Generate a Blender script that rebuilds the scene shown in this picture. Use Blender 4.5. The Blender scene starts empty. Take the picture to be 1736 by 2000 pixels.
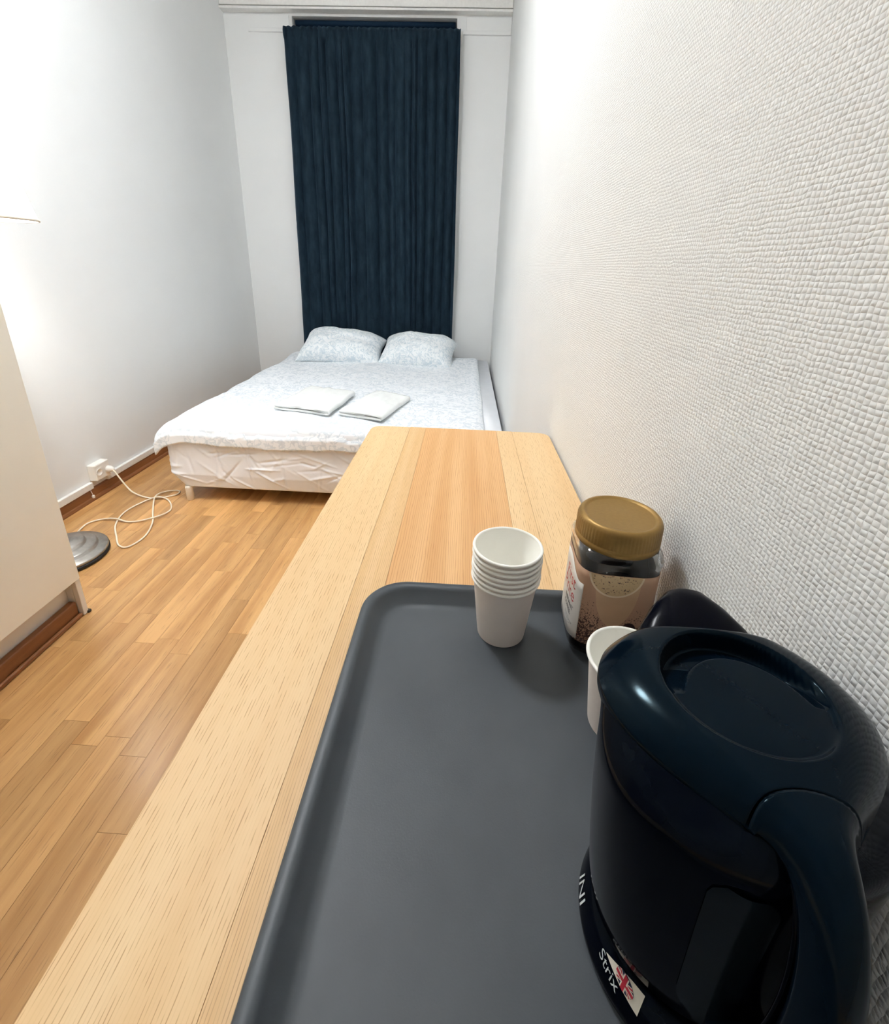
import bpy, bmesh, math, random
from mathutils import Vector, Matrix, noise

# ------------------------------------------------------------------ camera
S = bpy.context.scene
COL = S.collection
CAM_H = 1.13
cam_d = bpy.data.cameras.new('camera')
cam = bpy.data.objects.new('camera', cam_d); COL.objects.link(cam)
PITCH, YAW, ROLL = 0.34631533, -0.03682591, -0.03310717
cp, sp, cy_, sy_ = math.cos(PITCH), math.sin(PITCH), math.cos(YAW), math.sin(YAW)
fw = Vector((sy_*cp, cy_*cp, -sp)); rt = Vector((cy_, -sy_, 0)); dn = fw.cross(rt)
cr, sr = math.cos(ROLL), math.sin(ROLL)
rt2 = cr*rt + sr*dn; dn2 = -sr*rt + cr*dn
cam.matrix_world = Matrix(((rt2.x, -dn2.x, -fw.x, 0), (rt2.y, -dn2.y, -fw.y, 0),
                           (rt2.z, -dn2.z, -fw.z, CAM_H), (0, 0, 0, 1)))
cam_d.sensor_fit = 'HORIZONTAL'; cam_d.sensor_width = 36.0
cam_d.lens = 893.16/1736*36
cam_d.shift_y = -158/1736
cam_d.clip_start = 0.01; cam_d.clip_end = 50
S.camera = cam
# ------------------------------------------------------------------ world, light, exposure
W = bpy.data.worlds.new('night_sky'); S.world = W; W.use_nodes = True
W.node_tree.nodes['Background'].inputs[0].default_value = (0.01, 0.015, 0.03, 1)
W.node_tree.nodes['Background'].inputs[1].default_value = 0.3
LAMP_POS = (-1.54, 1.46)
BULB_W = 10.0          # watts of the bulb in the floor lamp
SHADE_E = 2.6          # radiance of its lit shade
CEIL_W = 138.0          # round opal ceiling lamp (above the frame)
LIGHT_COL = (0.93, 0.96, 1.0)
S.view_settings.view_transform = 'Standard'
S.view_settings.look = 'None'
S.view_settings.exposure = 0.0
S.view_settings.gamma = 1.0
S.view_settings.use_curve_mapping = False
S.cycles.use_denoising = True
S.cycles.max_bounces = 9
S.cycles.diffuse_bounces = 5
S.cycles.glossy_bounces = 3
S.cycles.transmission_bounces = 6
S.cycles.use_light_tree = False
S.cycles.use_adaptive_sampling = True
S.cycles.adaptive_threshold = 0.05
S.cycles.caustics_reflective = False
S.cycles.caustics_refractive = False
S.cycles.sample_clamp_indirect = 30.0

random.seed(7)
XL, XR, YB, YN, ZC = -1.791, 0.2266, 3.921, -1.45, 2.98
DESK_Z = 0.74
TRAY_Z = 0.745

# ------------------------------------------------------------------ helpers
def s2l(c):
    return tuple(((v/255)/12.92 if v/255 <= .04045 else (((v/255)+.055)/1.055)**2.4) for v in c)

class NT:
    """tiny node-tree writer"""
    def __init__(self, name):
        self.m = bpy.data.materials.new(name); self.m.use_nodes = True
        self.t = self.m.node_tree; self.b = self.t.nodes['Principled BSDF']
    def n(self, typ, **kw):
        nd = self.t.nodes.new(typ)
        for k, v in kw.items():
            if k.startswith('i_'):
                key = k[2:]
                key = int(key) if key.isdigit() else key.replace('_', ' ')
                nd.inputs[key].default_value = v
            else: setattr(nd, k, v)
        return nd
    def l(self, a, b): self.t.links.new(a, b)
    def coord(self, scale=(1,1,1), kind='Object', loc=None):
        tc = self.n('ShaderNodeTexCoord'); mp = self.n('ShaderNodeMapping')
        mp.inputs['Scale'].default_value = scale
        self.l(tc.outputs[kind], mp.inputs['Vector'])
        if loc is not None: self.l(loc, mp.inputs['Location'])
        return mp.outputs[0]
    def noise(self, vec, scale, detail=3, rough=.5):
        nd = self.n('ShaderNodeTexNoise'); nd.inputs['Scale'].default_value = scale
        nd.inputs['Detail'].default_value = detail; nd.inputs['Roughness'].default_value = rough
        self.l(vec, nd.inputs['Vector']); return nd.outputs['Fac']
    def ramp(self, fac, stops):
        r = self.n('ShaderNodeValToRGB'); e = r.color_ramp.elements
        while len(e) < len(stops): e.new(.5)
        for el, (p, c) in zip(e, stops): el.position = p; el.color = (*c[:3], 1)
        self.l(fac, r.inputs[0]); return r.outputs[0]
    def mix(self, fac, a, b, mode='MIX'):
        m = self.n('ShaderNodeMix', data_type='RGBA', blend_type=mode)
        for s, v in ((0, fac), (6, a), (7, b)):
            if hasattr(v, 'is_linked'): self.l(v, m.inputs[s])
            else: m.inputs[s].default_value = v if s == 0 else (*v[:3], 1)
        return m.outputs[2]
    def math(self, op, a, b=0.0, clamp=False):
        m = self.n('ShaderNodeMath', operation=op, use_clamp=clamp)
        for i, v in enumerate((a, b)):
            if hasattr(v, 'is_linked'): self.l(v, m.inputs[i])
            else: m.inputs[i].default_value = v
        return m.outputs[0]
    def bump(self, h, strength=.3, dist=.001):
        b = self.n('ShaderNodeBump'); b.inputs['Strength'].default_value = strength
        b.inputs['Distance'].default_value = dist
        self.l(h, b.inputs['Height']); self.l(b.outputs[0], self.b.inputs['Normal'])
    def set(self, **kw):
        for k, v in kw.items():
            key = k.replace('_', ' ')
            if hasattr(v, 'is_linked'): self.l(v, self.b.inputs[key])
            else:
                if isinstance(v, tuple) and len(v) == 3: v = (*v, 1)
                self.b.inputs[key].default_value = v
        return self

def plain(name, rgb, rough=.5, spec=.5, metal=0, noise_amt=.04, scale=60, bump=0, **kw):
    """a plain colour with faint mottling"""
    t = NT(name); c = s2l(rgb); v = t.coord()
    f = t.noise(v, scale, 3)
    lo = tuple(x*(1-noise_amt) for x in c); hi = tuple(min(1, x*(1+noise_amt)) for x in c)
    t.set(Base_Color=t.ramp(f, [(.3, lo), (.7, hi)]), Roughness=rough, Metallic=metal)
    t.b.inputs['Specular IOR Level'].default_value = spec
    if bump: t.bump(f, bump, .001)
    t.set(**kw)
    return t.m

def mesh_obj(name, verts, faces, mat, parent=None, smooth=False, loc=None):
    me = bpy.data.meshes.new(name); me.from_pydata([tuple(v) for v in verts], [], faces); me.update()
    return link_mesh(name, me, mat, parent, smooth, loc)
def link_mesh(name, me, mat, parent=None, smooth=False, loc=None):
    if mat is not None and not me.materials: me.materials.append(mat)
    if smooth: me.polygons.foreach_set('use_smooth', [True]*len(me.polygons))
    o = bpy.data.objects.new(name, me); COL.objects.link(o)
    if parent: o.parent = parent
    if loc: o.location = loc
    return o
def from_bm(name, bm, mat, parent=None, smooth=False, loc=None):
    bmesh.ops.recalc_face_normals(bm, faces=bm.faces[:])
    me = bpy.data.meshes.new(name); bm.to_mesh(me); bm.free()
    return link_mesh(name, me, mat, parent, smooth, loc)
def bm_box(bm, x0, x1, y0, y1, z0, z1, bevel=0, seg=2):
    vs = [bm.verts.new(p) for p in ((x0,y0,z0),(x1,y0,z0),(x1,y1,z0),(x0,y1,z0),(x0,y0,z1),(x1,y0,z1),(x1,y1,z1),(x0,y1,z1))]
    fs = [bm.faces.new([vs[i] for i in f]) for f in ((3,2,1,0),(4,5,6,7),(0,1,5,4),(1,2,6,5),(2,3,7,6),(3,0,4,7))]
    if bevel:
        es = {e for f in fs for e in f.edges}
        bmesh.ops.bevel(bm, geom=list(es), offset=bevel, segments=seg, affect='EDGES', profile=.5)
def box(name, x0, x1, y0, y1, z0, z1, mat, parent=None, bevel=0, seg=2):
    bm = bmesh.new(); bm_box(bm, x0, x1, y0, y1, z0, z1, bevel, seg)
    return from_bm(name, bm, mat, parent)
def loft(rings, closed=True, cap0=True, cap1=True):
    """rings: equal-length lists of points -> verts, faces"""
    n = len(rings[0]); V = [p for r in rings for p in r]; F = []
    for i in range(len(rings)-1):
        for j in range(n if closed else n-1):
            k = (j+1) % n
            F.append((i*n+j, i*n+k, (i+1)*n+k, (i+1)*n+j))
    if cap0: F.append(tuple(range(n-1, -1, -1)))
    if cap1: F.append(tuple((len(rings)-1)*n + j for j in range(n)))
    return V, F
def lathe(profile, n=64, c=(0,0), cap0=True, cap1=True, rx=1, ry=1):
    rings = [[(c[0]+r*rx*math.cos(2*math.pi*j/n), c[1]+r*ry*math.sin(2*math.pi*j/n), z) for j in range(n)] for r, z in profile]
    return loft(rings, True, cap0, cap1)
def tube(pts, r, n=10, res=6):
    """smooth tube through points (Catmull-Rom)"""
    P = [Vector(p) for p in pts]; Q = []
    for i in range(len(P)-1):
        a, b, c, d = P[max(i-1,0)], P[i], P[i+1], P[min(i+2, len(P)-1)]
        for k in range(res):
            t = k/res
            Q.append(.5*((2*b)+(c-a)*t+(2*a-5*b+4*c-d)*t*t+(3*b-a-3*c+d)*t**3))
    Q.append(P[-1]); rings = []; up = Vector((0,0,1))
    for i, q in enumerate(Q):
        d = (Q[min(i+1,len(Q)-1)]-Q[max(i-1,0)]).normalized()
        s = d.cross(up)
        if s.length < 1e-4: s = Vector((1,0,0))
        s.normalize(); u = s.cross(d)
        rings.append([tuple(q + r*(math.cos(2*math.pi*j/n)*s + math.sin(2*math.pi*j/n)*u)) for j in range(n)])
    return loft(rings)
def thing(name, label, cat, loc=(0,0,0), group=None, kind=None):
    o = bpy.data.objects.new(name, None); COL.objects.link(o); o.location = loc
    o.empty_display_size = .05
    return tag(o, label, cat, group)
def tag(o, label, cat, group=None):
    o['label'] = label; o['category'] = cat
    if group: o['group'] = group
    return o
def struct(o, label=None, cat=None):
    o['kind'] = 'structure'
    if label: o['label'] = label
    if cat: o['category'] = cat
    return o
def text_verts(s, size, res=3):
    """flat text as (verts, faces) in its own plane, baseline at 0"""
    c = bpy.data.curves.new('t', 'FONT'); c.body = s; c.size = size; c.resolution_u = res
    o = bpy.data.objects.new('t', c); COL.objects.link(o)
    bpy.context.view_layer.update()
    me = bpy.data.meshes.new_from_object(o.evaluated_get(bpy.context.evaluated_depsgraph_get()))
    bm = bmesh.new(); bm.from_mesh(me)
    bmesh.ops.triangulate(bm, faces=bm.faces[:])
    for _ in range(2):
        long = [e for e in bm.edges if e.calc_length() > size*.25]
        if long: bmesh.ops.subdivide_edges(bm, edges=long, cuts=1)
        bmesh.ops.triangulate(bm, faces=bm.faces[:])
    V = [tuple(v.co) for v in bm.verts]; bm.verts.index_update()
    F = [tuple(v.index for v in f.verts) for f in bm.faces]
    bm.free(); bpy.data.objects.remove(o); bpy.data.curves.remove(c); bpy.data.meshes.remove(me)
    return V, F

# ------------------------------------------------------------------ materials
def wood(name, light, dark, pore, tone=.12, pore_amt=.5, rough=.42, ring=26, along='Y', pore_scale=(420, 26)):
    t = NT(name); oi = t.n('ShaderNodeObjectInfo')
    off = t.n('ShaderNodeCombineXYZ')
    t.l(t.math('MULTIPLY', oi.outputs['Random'], 13.0), off.inputs[0]); t.l(t.math('MULTIPLY', oi.outputs['Random'], 37.0), off.inputs[1])
    v1 = t.coord((ring, 1.6, ring), loc=off.outputs[0])
    warp = t.noise(v1, 1.0, 4, .55)
    v2 = t.coord((pore_scale[0], pore_scale[1], pore_scale[0]), loc=off.outputs[0])
    p = t.noise(v2, 1.0, 2, .5)
    v3 = t.coord((ring*5, 3, ring*5), loc=off.outputs[0])
    fine = t.noise(v3, 1.0, 3, .6)
    base = t.ramp(warp, [(.3, s2l(dark)), (.62, s2l(light))])
    base = t.mix(t.math('MULTIPLY', t.math('SUBTRACT', fine, .5), .9, True), base, s2l(dark))
    pm = t.ramp(p, [(.60, (0,0,0)), (.70, (1,1,1))])
    base = t.mix(t.math('MULTIPLY', pm, pore_amt), base, s2l(pore))
    rv = t.math('ADD', t.math('MULTIPLY', t.math('SUBTRACT', oi.outputs['Random'], .5), tone*2), 1.0)
    hs = t.n('ShaderNodeHueSaturation'); t.l(base, hs.inputs['Color']); t.l(rv, hs.inputs['Value'])
    hs.inputs['Saturation'].default_value = 1.0
    t.set(Base_Color=hs.outputs[0], Roughness=rough)
    t.bump(pm, -.12, .0006)
    return t.m

def ash(name, light, dark, line, spacing, amt, dash, ring):
    """ash: parallel open-pore lines broken into dashes along the board"""
    t = NT(name); oi = t.n('ShaderNodeObjectInfo'); off = t.n('ShaderNodeCombineXYZ')
    t.l(t.math('MULTIPLY', oi.outputs['Random'], 9.0), off.inputs[0]); t.l(t.math('MULTIPLY', oi.outputs['Random'], 31.0), off.inputs[1])
    tone = t.noise(t.coord((ring, 1.1, ring), loc=off.outputs[0]), 1.0, 4, .55)
    base = t.ramp(tone, [(.32, s2l(dark)), (.64, s2l(light))])
    v = t.coord(); sep = t.n('ShaderNodeSeparateXYZ'); t.l(v, sep.inputs[0])
    wob = t.noise(t.coord((14, 1.3, 14), loc=off.outputs[0]), 1.0, 2)
    wob2 = t.noise(t.coord((160, 12, 160), loc=off.outputs[0]), 1.0, 2)
    ph = t.math('ADD', t.math('MULTIPLY', sep.outputs[0], 2*math.pi/spacing), t.math('ADD', t.math('MULTIPLY', wob, 46.0), t.math('MULTIPLY', wob2, 7.5)))
    ln = t.ramp(t.math('SINE', ph), [(.62, (0,0,0)), (1.0, (1,1,1))])
    dn_ = t.noise(t.coord((300, 42, 300), loc=off.outputs[0]), 1.0, 2, .6)
    d = t.ramp(dn_, [(.50-.14*(1-dash), (1-dash,)*3), (.60, (1,1,1))])
    m = t.math('MULTIPLY', t.math('MULTIPLY', ln, d), amt)
    grain = t.noise(t.coord((900, 20, 900), loc=off.outputs[0]), 1.0, 2)
    base = t.mix(t.math('MULTIPLY', t.math('SUBTRACT', grain, .5), .8, True), base, s2l(dark))
    t.set(Base_Color=t.mix(m, base, s2l(line)), Roughness=.5)
    t.b.inputs['Specular IOR Level'].default_value = .3
    t.bump(m, -.10, .0005)
    return t.m
M = {}
def wall_paint(name, rgb, kind):
    t = NT(name); v = t.coord()
    c = s2l(rgb); f = t.noise(v, 3.0, 4)
    t.set(Base_Color=t.ramp(f, [(.3, tuple(x*.97 for x in c)), (.7, c)]), Roughness=.75)
    t.b.inputs['Specular IOR Level'].default_value = .25
    if kind == 'weave':
        # painted woven glass-fibre wallpaper: basket weave of ~5 mm threads
        jit = t.n('ShaderNodeTexNoise'); jit.inputs['Scale'].default_value = 60; jit.inputs['Detail'].default_value = 2
        t.l(v, jit.inputs['Vector'])
        sub = t.n('ShaderNodeVectorMath', operation='SUBTRACT'); t.l(jit.outputs['Color'], sub.inputs[0]); sub.inputs[1].default_value = (.5,.5,.5)
        sc = t.n('ShaderNodeVectorMath', operation='SCALE'); t.l(sub.outputs[0], sc.inputs[0]); sc.inputs['Scale'].default_value = .0045
        ad = t.n('ShaderNodeVectorMath', operation='ADD'); t.l(v, ad.inputs[0]); t.l(sc.outputs[0], ad.inputs[1])
        sep = t.n('ShaderNodeSeparateXYZ'); t.l(ad.outputs[0], sep.inputs[0])
        k = 2*math.pi/.0088
        sy = t.math('SINE', t.math('MULTIPLY', sep.outputs[1], k)); sz = t.math('SINE', t.math('MULTIPLY', sep.outputs[2], k*1.1))
        # over/under cells plus the thread gaps
        cell = t.math('MULTIPLY', sy, sz)
        gy = t.math('ABSOLUTE', t.math('SINE', t.math('MULTIPLY', sep.outputs[1], k))); gz = t.math('ABSOLUTE', t.math('SINE', t.math('MULTIPLY', sep.outputs[2], k*1.1)))
        even = t.math('GREATER_THAN', cell, 0.0)
        ha = t.math('MULTIPLY', gy, t.math('POWER', gz, .4)); hb = t.math('MULTIPLY', t.math('POWER', gy, .4), gz)
        h = t.math('ADD', t.math('MULTIPLY', ha, even), t.math('MULTIPLY', hb, t.math('SUBTRACT', 1.0, even)))
        rnd = t.noise(v, 140, 3)
        h = t.math('ADD', h, t.math('MULTIPLY', rnd, 1.1))
        t.bump(h, .6, .0011)
    else:
        h = t.math('ADD', t.noise(v, 90, 3), t.math('MULTIPLY', t.noise(v, 9, 3), 1.5))
        t.bump(h, .12, .002)
    return t.m
M['wall'] = wall_paint('white_wall_paint', (235, 236, 235), 'smooth')
M['wall_weave'] = wall_paint('white_woven_wallpaper', (235, 236, 234), 'weave')
M['ceiling'] = plain('ceiling_paint', (240, 239, 236), .9, .2)
M['trim'] = plain('white_gloss_trim', (234, 233, 229), .4)
M['floor_wood'] = wood('laminate_oak', (208, 162, 106), (176, 128, 76), (128, 88, 50), tone=.15, pore_amt=.5, rough=.30, ring=22, pore_scale=(300, 14))
M['desk_wood'] = ash('ash_veneer', (232, 200, 154), (224, 186, 136), (172, 126, 82), .0029, .8, .88, 20)
M['desk_wood_dark'] = ash('ash_veneer_heart', (228, 184, 132), (214, 164, 110), (178, 120, 72), .0034, .6, .25, 34)
M['desk_wood_tight'] = ash('ash_veneer_tight', (228, 192, 144), (218, 178, 126), (164, 120, 78), .0024, .7, .6, 40)
M['brown_board'] = wood('brown_baseboard', (144, 92, 52), (116, 72, 38), (80, 46, 24), tone=.02, pore_amt=.25, rough=.4)
M['cream'] = plain('cream_laminate', (245, 239, 225), .42, .4, noise_amt=.015, scale=8)
M['cabinet_white'] = plain('white_laminate', (228, 222, 212), .45, .4, noise_amt=.02, scale=8)
M['dark_rubber'] = plain('dark_rubber', (40, 34, 30), .6)
M['white_plastic'] = plain('white_plastic', (238, 234, 226), .35, noise_amt=.015)
M['cord'] = plain('ivory_cord', (238, 226, 204), .45, noise_amt=.02)
M['bed_leg'] = plain('painted_leg', (226, 214, 196), .5)

def velvet():
    t = NT('navy_velvet'); v = t.coord((1, 1, .35))
    f = t.noise(v, 26, 4, .6); g = t.noise(t.coord(), 160, 2)
    c = t.ramp(f, [(.3, s2l((13, 29, 41))), (.7, s2l((32, 50, 63)))])
    t.set(Base_Color=c, Roughness=.8)
    t.b.inputs['Specular IOR Level'].default_value = .15
    t.b.inputs['Sheen Weight'].default_value = .35; t.b.inputs['Sheen Roughness'].default_value = .4
    t.b.inputs['Sheen Tint'].default_value = (*s2l((90, 125, 150)), 1)
    t.bump(g, .15, .001)
    return t.m
M['velvet'] = velvet()
M['blind'] = plain('dark_blue_blind', (20, 44, 66), .8, .2)
M['night_glass'] = plain('night_glass', (12, 18, 28), .08, .6)

def printed_cotton(name, ground, ink1, ink2, scale):
    """white cotton with a small all-over grey-blue floral scroll print"""
    t = NT(name); v = t.coord()
    n1 = t.n('ShaderNodeTexNoise'); n1.inputs['Scale'].default_value = scale; n1.inputs['Detail'].default_value = 1.5; n1.inputs['Distortion'].default_value = 1.6; t.l(v, n1.inputs['Vector'])
    n2 = t.n('ShaderNodeTexNoise'); n2.inputs['Scale'].default_value = scale*1.9; n2.inputs['Detail'].default_value = 1; n2.inputs['Distortion'].default_value = .8; t.l(v, n2.inputs['Vector'])
    band = t.math('ABSOLUTE', t.math('SUBTRACT', n1.outputs['Fac'], .5))
    scroll = t.ramp(band, [(.022, (1,1,1)), (.042, (0,0,0))])
    bud = t.ramp(n2.outputs['Fac'], [(.58, (0,0,0)), (.63, (1,1,1))])
    c = t.mix(t.math('MULTIPLY', scroll, .75), s2l(ground), s2l(ink1))
    c = t.mix(t.math('MULTIPLY', bud, .7), c, s2l(ink2))
    t.set(Base_Color=c, Roughness=.85); t.b.inputs['Specular IOR Level'].default_value = .1
    t.bump(t.noise(v, 240, 2), .15, .0006)
    return t.m
M['duvet'] = printed_cotton('leaf_print_cotton', (244, 247, 250), (210, 219, 226), (217, 224, 230), 17)
M['pillow'] = printed_cotton('leaf_print_pillow_cotton', (242, 246, 248), (198, 213, 222), (214, 224, 230), 19)
M['sheet'] = plain('white_sheet', (243, 245, 249), .85, .1, noise_amt=.02, scale=20, bump=.1)
M['towel'] = plain('white_terry', (236, 238, 236), .95, .05, noise_amt=.03, scale=300, bump=.5)
M['towel_inner'] = plain('grey_terry', (150, 148, 138), .95, .05, noise_amt=.08, scale=300, bump=.5)

def steel():
    t = NT('brushed_lamp_metal'); v = t.coord((1, 1, 6))
    f = t.noise(v, 14, 4, .6)
    t.set(Base_Color=t.ramp(f, [(.3, s2l((150, 146, 140))), (.7, s2l((196, 192, 186)))]), Metallic=.85, Roughness=.34)
    return t.m
M['steel'] = steel()
M['black_rim'] = plain('black_rim', (16, 18, 22), .5)

def shade_mat():
    t = NT('lit_lamp_shade'); v = t.coord()
    f = t.noise(v, 220, 2)
    t.set(Base_Color=s2l((244, 240, 232)), Roughness=.9)
    t.b.inputs['Emission Color'].default_value = (*LIGHT_COL, 1)
    t.l(t.math('MULTIPLY', t.math('ADD', t.math('MULTIPLY', f, .06), .97), SHADE_E), t.b.inputs['Emission Strength'])
    return t.m
M['shade'] = shade_mat()
M['piping'] = plain('beige_piping', (226, 216, 200), .8)
def bulb_mat():
    t = NT('glowing_bulb'); t.set(Base_Color=(1,1,1), Roughness=.5)
    t.b.inputs['Emission Color'].default_value = (*LIGHT_COL, 1); t.b.inputs['Emission Strength'].default_value = 20
    return t.m
M['bulb'] = bulb_mat()

def tray_mat():
    t = NT('dark_grey_tray'); v = t.coord()
    f = t.noise(v, 12, 4); g = t.noise(v, 700, 2)
    t.set(Base_Color=t.ramp(f, [(.3, s2l((62, 67, 72))), (.7, s2l((71, 76, 81)))]), Roughness=.46)
    t.b.inputs['Specular IOR Level'].default_value = .45
    t.bump(g, .16, .0004); return t.m
M['tray'] = tray_mat()
M['paper'] = plain('white_paper_cup', (252, 250, 242), .6, .3, noise_amt=.015)
M['paper_grey'] = plain('taupe_paper_cup', (232, 222, 214), .6, .3, noise_amt=.02)
M['kettle_gloss'] = plain('black_gloss_plastic', (3, 5, 14), .10, .10, noise_amt=.05, Specular_Tint=(.6, .85, 1.0))
M['kettle_satin'] = plain('black_satin_plastic', (4, 14, 24), .13, .10, noise_amt=.05, scale=900, Specular_Tint=(.6, .9, 1.0))
M['kettle_dark'] = plain('black_recess_plastic', (3, 4, 14), .2, .08)
M['body_reflection'] = plain('painted_reflection_grey', (16, 24, 30), .14, .2)  # lighter than the body: colour of the reflection painted on the kettle
M['navy_band'] = plain('navy_print', (14, 26, 44), .3)
M['print_silver'] = plain('silver_print', (196, 200, 198), .4)
M['sticker'] = plain('sticker_white', (226, 220, 204), .5)
M['flag_red'] = plain('flag_red', (170, 34, 52), .5)
M['flag_blue'] = plain('flag_blue', (24, 30, 66), .5)
M['gold'] = plain('bronze_gold_lid', (150, 118, 64), .42, .5, metal=.55, noise_amt=.05, scale=300)
M['coffee'] = plain('coffee_granules', (38, 22, 16), .8, .3, noise_amt=.5, scale=900, bump=.8)
def glass():
    t = NT('jar_glass'); t.set(Base_Color=(.93, .95, .95), Roughness=.02)
    t.b.inputs['Transmission Weight'].default_value = 1.0; t.b.inputs['IOR'].default_value = 1.45
    f = t.noise(t.coord(), 30, 2); t.bump(f, .02, .001)
    return t.m
M['glass'] = glass()
def label_mat():
    """tan printed film with coffee grounds scattered on its lower half"""
    t = NT('tan_label_film'); tc = t.n('ShaderNodeTexCoord'); sep = t.n('ShaderNodeSeparateXYZ'); t.l(tc.outputs['Object'], sep.inputs[0])
    base = t.ramp(t.noise(t.coord(), 20, 2), [(.3, s2l((176, 138, 112))), (.7, s2l((188, 150, 122)))])
    z = sep.outputs[2]
    # grounds: dense around z 0.030, thinning upwards
    dens = t.math('SUBTRACT', 1.0, t.math('MULTIPLY', t.math('ABSOLUTE', t.math('SUBTRACT', z, .033)), 34.0))
    wob = t.math('MULTIPLY', t.math('SUBTRACT', t.noise(t.coord(), 45, 2), .5), 1.6)
    dens = t.math('ADD', dens, wob)
    sp_ = t.noise(t.coord(), 560, 2, .7)
    m = t.ramp(t.math('ADD', sp_, t.math('MULTIPLY', dens, .16)), [(.60, (0,0,0)), (.66, (1,1,1))])
    t.set(Base_Color=t.mix(m, base, s2l((62, 34, 30))), Roughness=.35)
    return t.m
M['label_tan'] = label_mat()
def foam_mat():
    t = NT('printed_coffee_foam'); v = t.coord()
    sp_ = t.noise(v, 420, 2, .7)
    m = t.ramp(sp_, [(.60, (0,0,0)), (.66, (1,1,1))])
    t.set(Base_Color=t.mix(m, s2l((196, 168, 128)), s2l((70, 44, 34))), Roughness=.35); return t.m
M['foam'] = foam_mat()
M['foam_rim'] = plain('printed_cup_rim', (222, 204, 176), .4)
M['label_cup'] = plain('printed_cup', (196, 160, 126), .35)
M['label_bean'] = plain('printed_bean', (52, 28, 28), .35)
M['label_white'] = plain('label_white', (226, 222, 214), .4)
M['label_red'] = plain('label_red', (196, 44, 54), .4)
M['label_black'] = plain('label_black', (40, 42, 48), .4)
M['label_grey'] = plain('label_grey', (150, 150, 148), .4)

# ------------------------------------------------------------------ room shell
floor = struct(box('floor', XL-.1, XR+.1, YN-.1, YB+.35, -.10, -.0085, M['floor_wood']))
# laminate strips, running away from the camera: those in view one by one, the hidden rest joined
SW = 0.0672
LENS = (.26, .34, .42, .55)
plank_me = []
for L_ in LENS:
    bm = bmesh.new(); bm_box(bm, 0, SW-.0007, 0, L_-.0007, -.008, 0)
    me = bpy.data.meshes.new('plank'); bm.to_mesh(me); bm.free(); me.materials.append(M['floor_wood']); plank_me.append(me)
rest = bmesh.new(); ncol = int((XR-XL)/SW)+1
rnd = random.Random(3)
for c in range(ncol):
    x = XL + c*SW; y = YN - rnd.random()*.5; w = min(SW, XR-x)
    while y < YB:
        k = rnd.randrange(4); L_ = LENS[k]
        inview = (x < -.10) and (.15 < y+L_) and (y < 2.35) and not (x < -1.28 and y+L_ < 1.1)
        if inview and w >= SW-.001 and y+L_ < YB:
            o = bpy.data.objects.new('plank', plank_me[k]); COL.objects.link(o); o.parent = floor; o.location = (x, y, 0)
        else:
            y0, y1 = max(y, YN), min(y+L_, YB)
            if y1 > y0+.002: bm_box(rest, x, x+w-.0007, y0, y1-.0007, -.008, 0)
        y += L_
o = from_bm('plank_field', rest, M['floor_wood'], floor); o['kind'] = 'stuff'

struct(box('wall_left', XL-.12, XL, YN-.1, YB+.35, -.01, ZC, M['wall']))
struct(box('wall_right', XR, XR+.12, YN-.1, YB+.35, -.01, ZC, M['wall_weave']))
struct(box('wall_rear', XL-.1, XR+.1, YN-.12, YN, -.01, ZC, M['wall']))
struct(box('ceiling', XL-.12, XR+.12, YN-.12, YB+.35, ZC, ZC+.1, M['ceiling']))
# back wall with the deep window recess
NX0, NX1, NZ0, NZ1, ND = -1.305, -.150, .62, 2.735, .24
bm = bmesh.new()
bm_box(bm, XL, NX0, YB, YB+ND, -.01, ZC); bm_box(bm, NX1, XR, YB, YB+ND, -.01, ZC)
bm_box(bm, NX0, NX1, YB, YB+ND, -.01, NZ0); bm_box(bm, NX0, NX1, YB, YB+ND, NZ1, ZC)
bmesh.ops.remove_doubles(bm, verts=bm.verts[:], dist=1e-5)
struct(from_bm('wall_back', bm, M['wall']))
win = struct(box('window_1', NX0, NX1, YB+ND-.055, YB+ND, NZ0, NZ1, M['trim']))
for x0, x1 in ((NX0+.06, -.745), (-.715, NX1-.06)):
    for z0, z1 in ((NZ0+.06, 1.60), (1.64, NZ1-.06)):
        box('pane', x0, x1, YB+ND-.062, YB+ND-.056, z0, z1, M['night_glass'], win)
# wall-to-wall curtain board over the recess, with the thin rail under its edge
tr = struct(box('trim_1', XL+.001, XR-.001, YB-.055, YB, 2.772, 2.845, M['trim'], bevel=.004))
box('rail', XL+.001, XR-.001, YB-.062, YB, 2.750, 2.764, M['trim'], tr, bevel=.002)
# low capitals on the wall piers left and right of the recess
for nm, x0, x1 in (('trim_2', -1.62, NX0-.02), ('trim_3', NX1+.045, XR-.002)):
    bm = bmesh.new()
    bm_box(bm, x0, x1, YB-.012, YB, 2.640, 2.664, .003); bm_box(bm, x0+.02, x1-.0, YB-.008, YB, 2.655, 2.740, .002)
    struct(from_bm(nm, bm, M['wall']))
# reveal strip beside the curtain
struct(box('trim_4', NX1+.022, NX1+.040, YB-.012, YB, .45, 2.66, M['trim'], bevel=.002))
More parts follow.
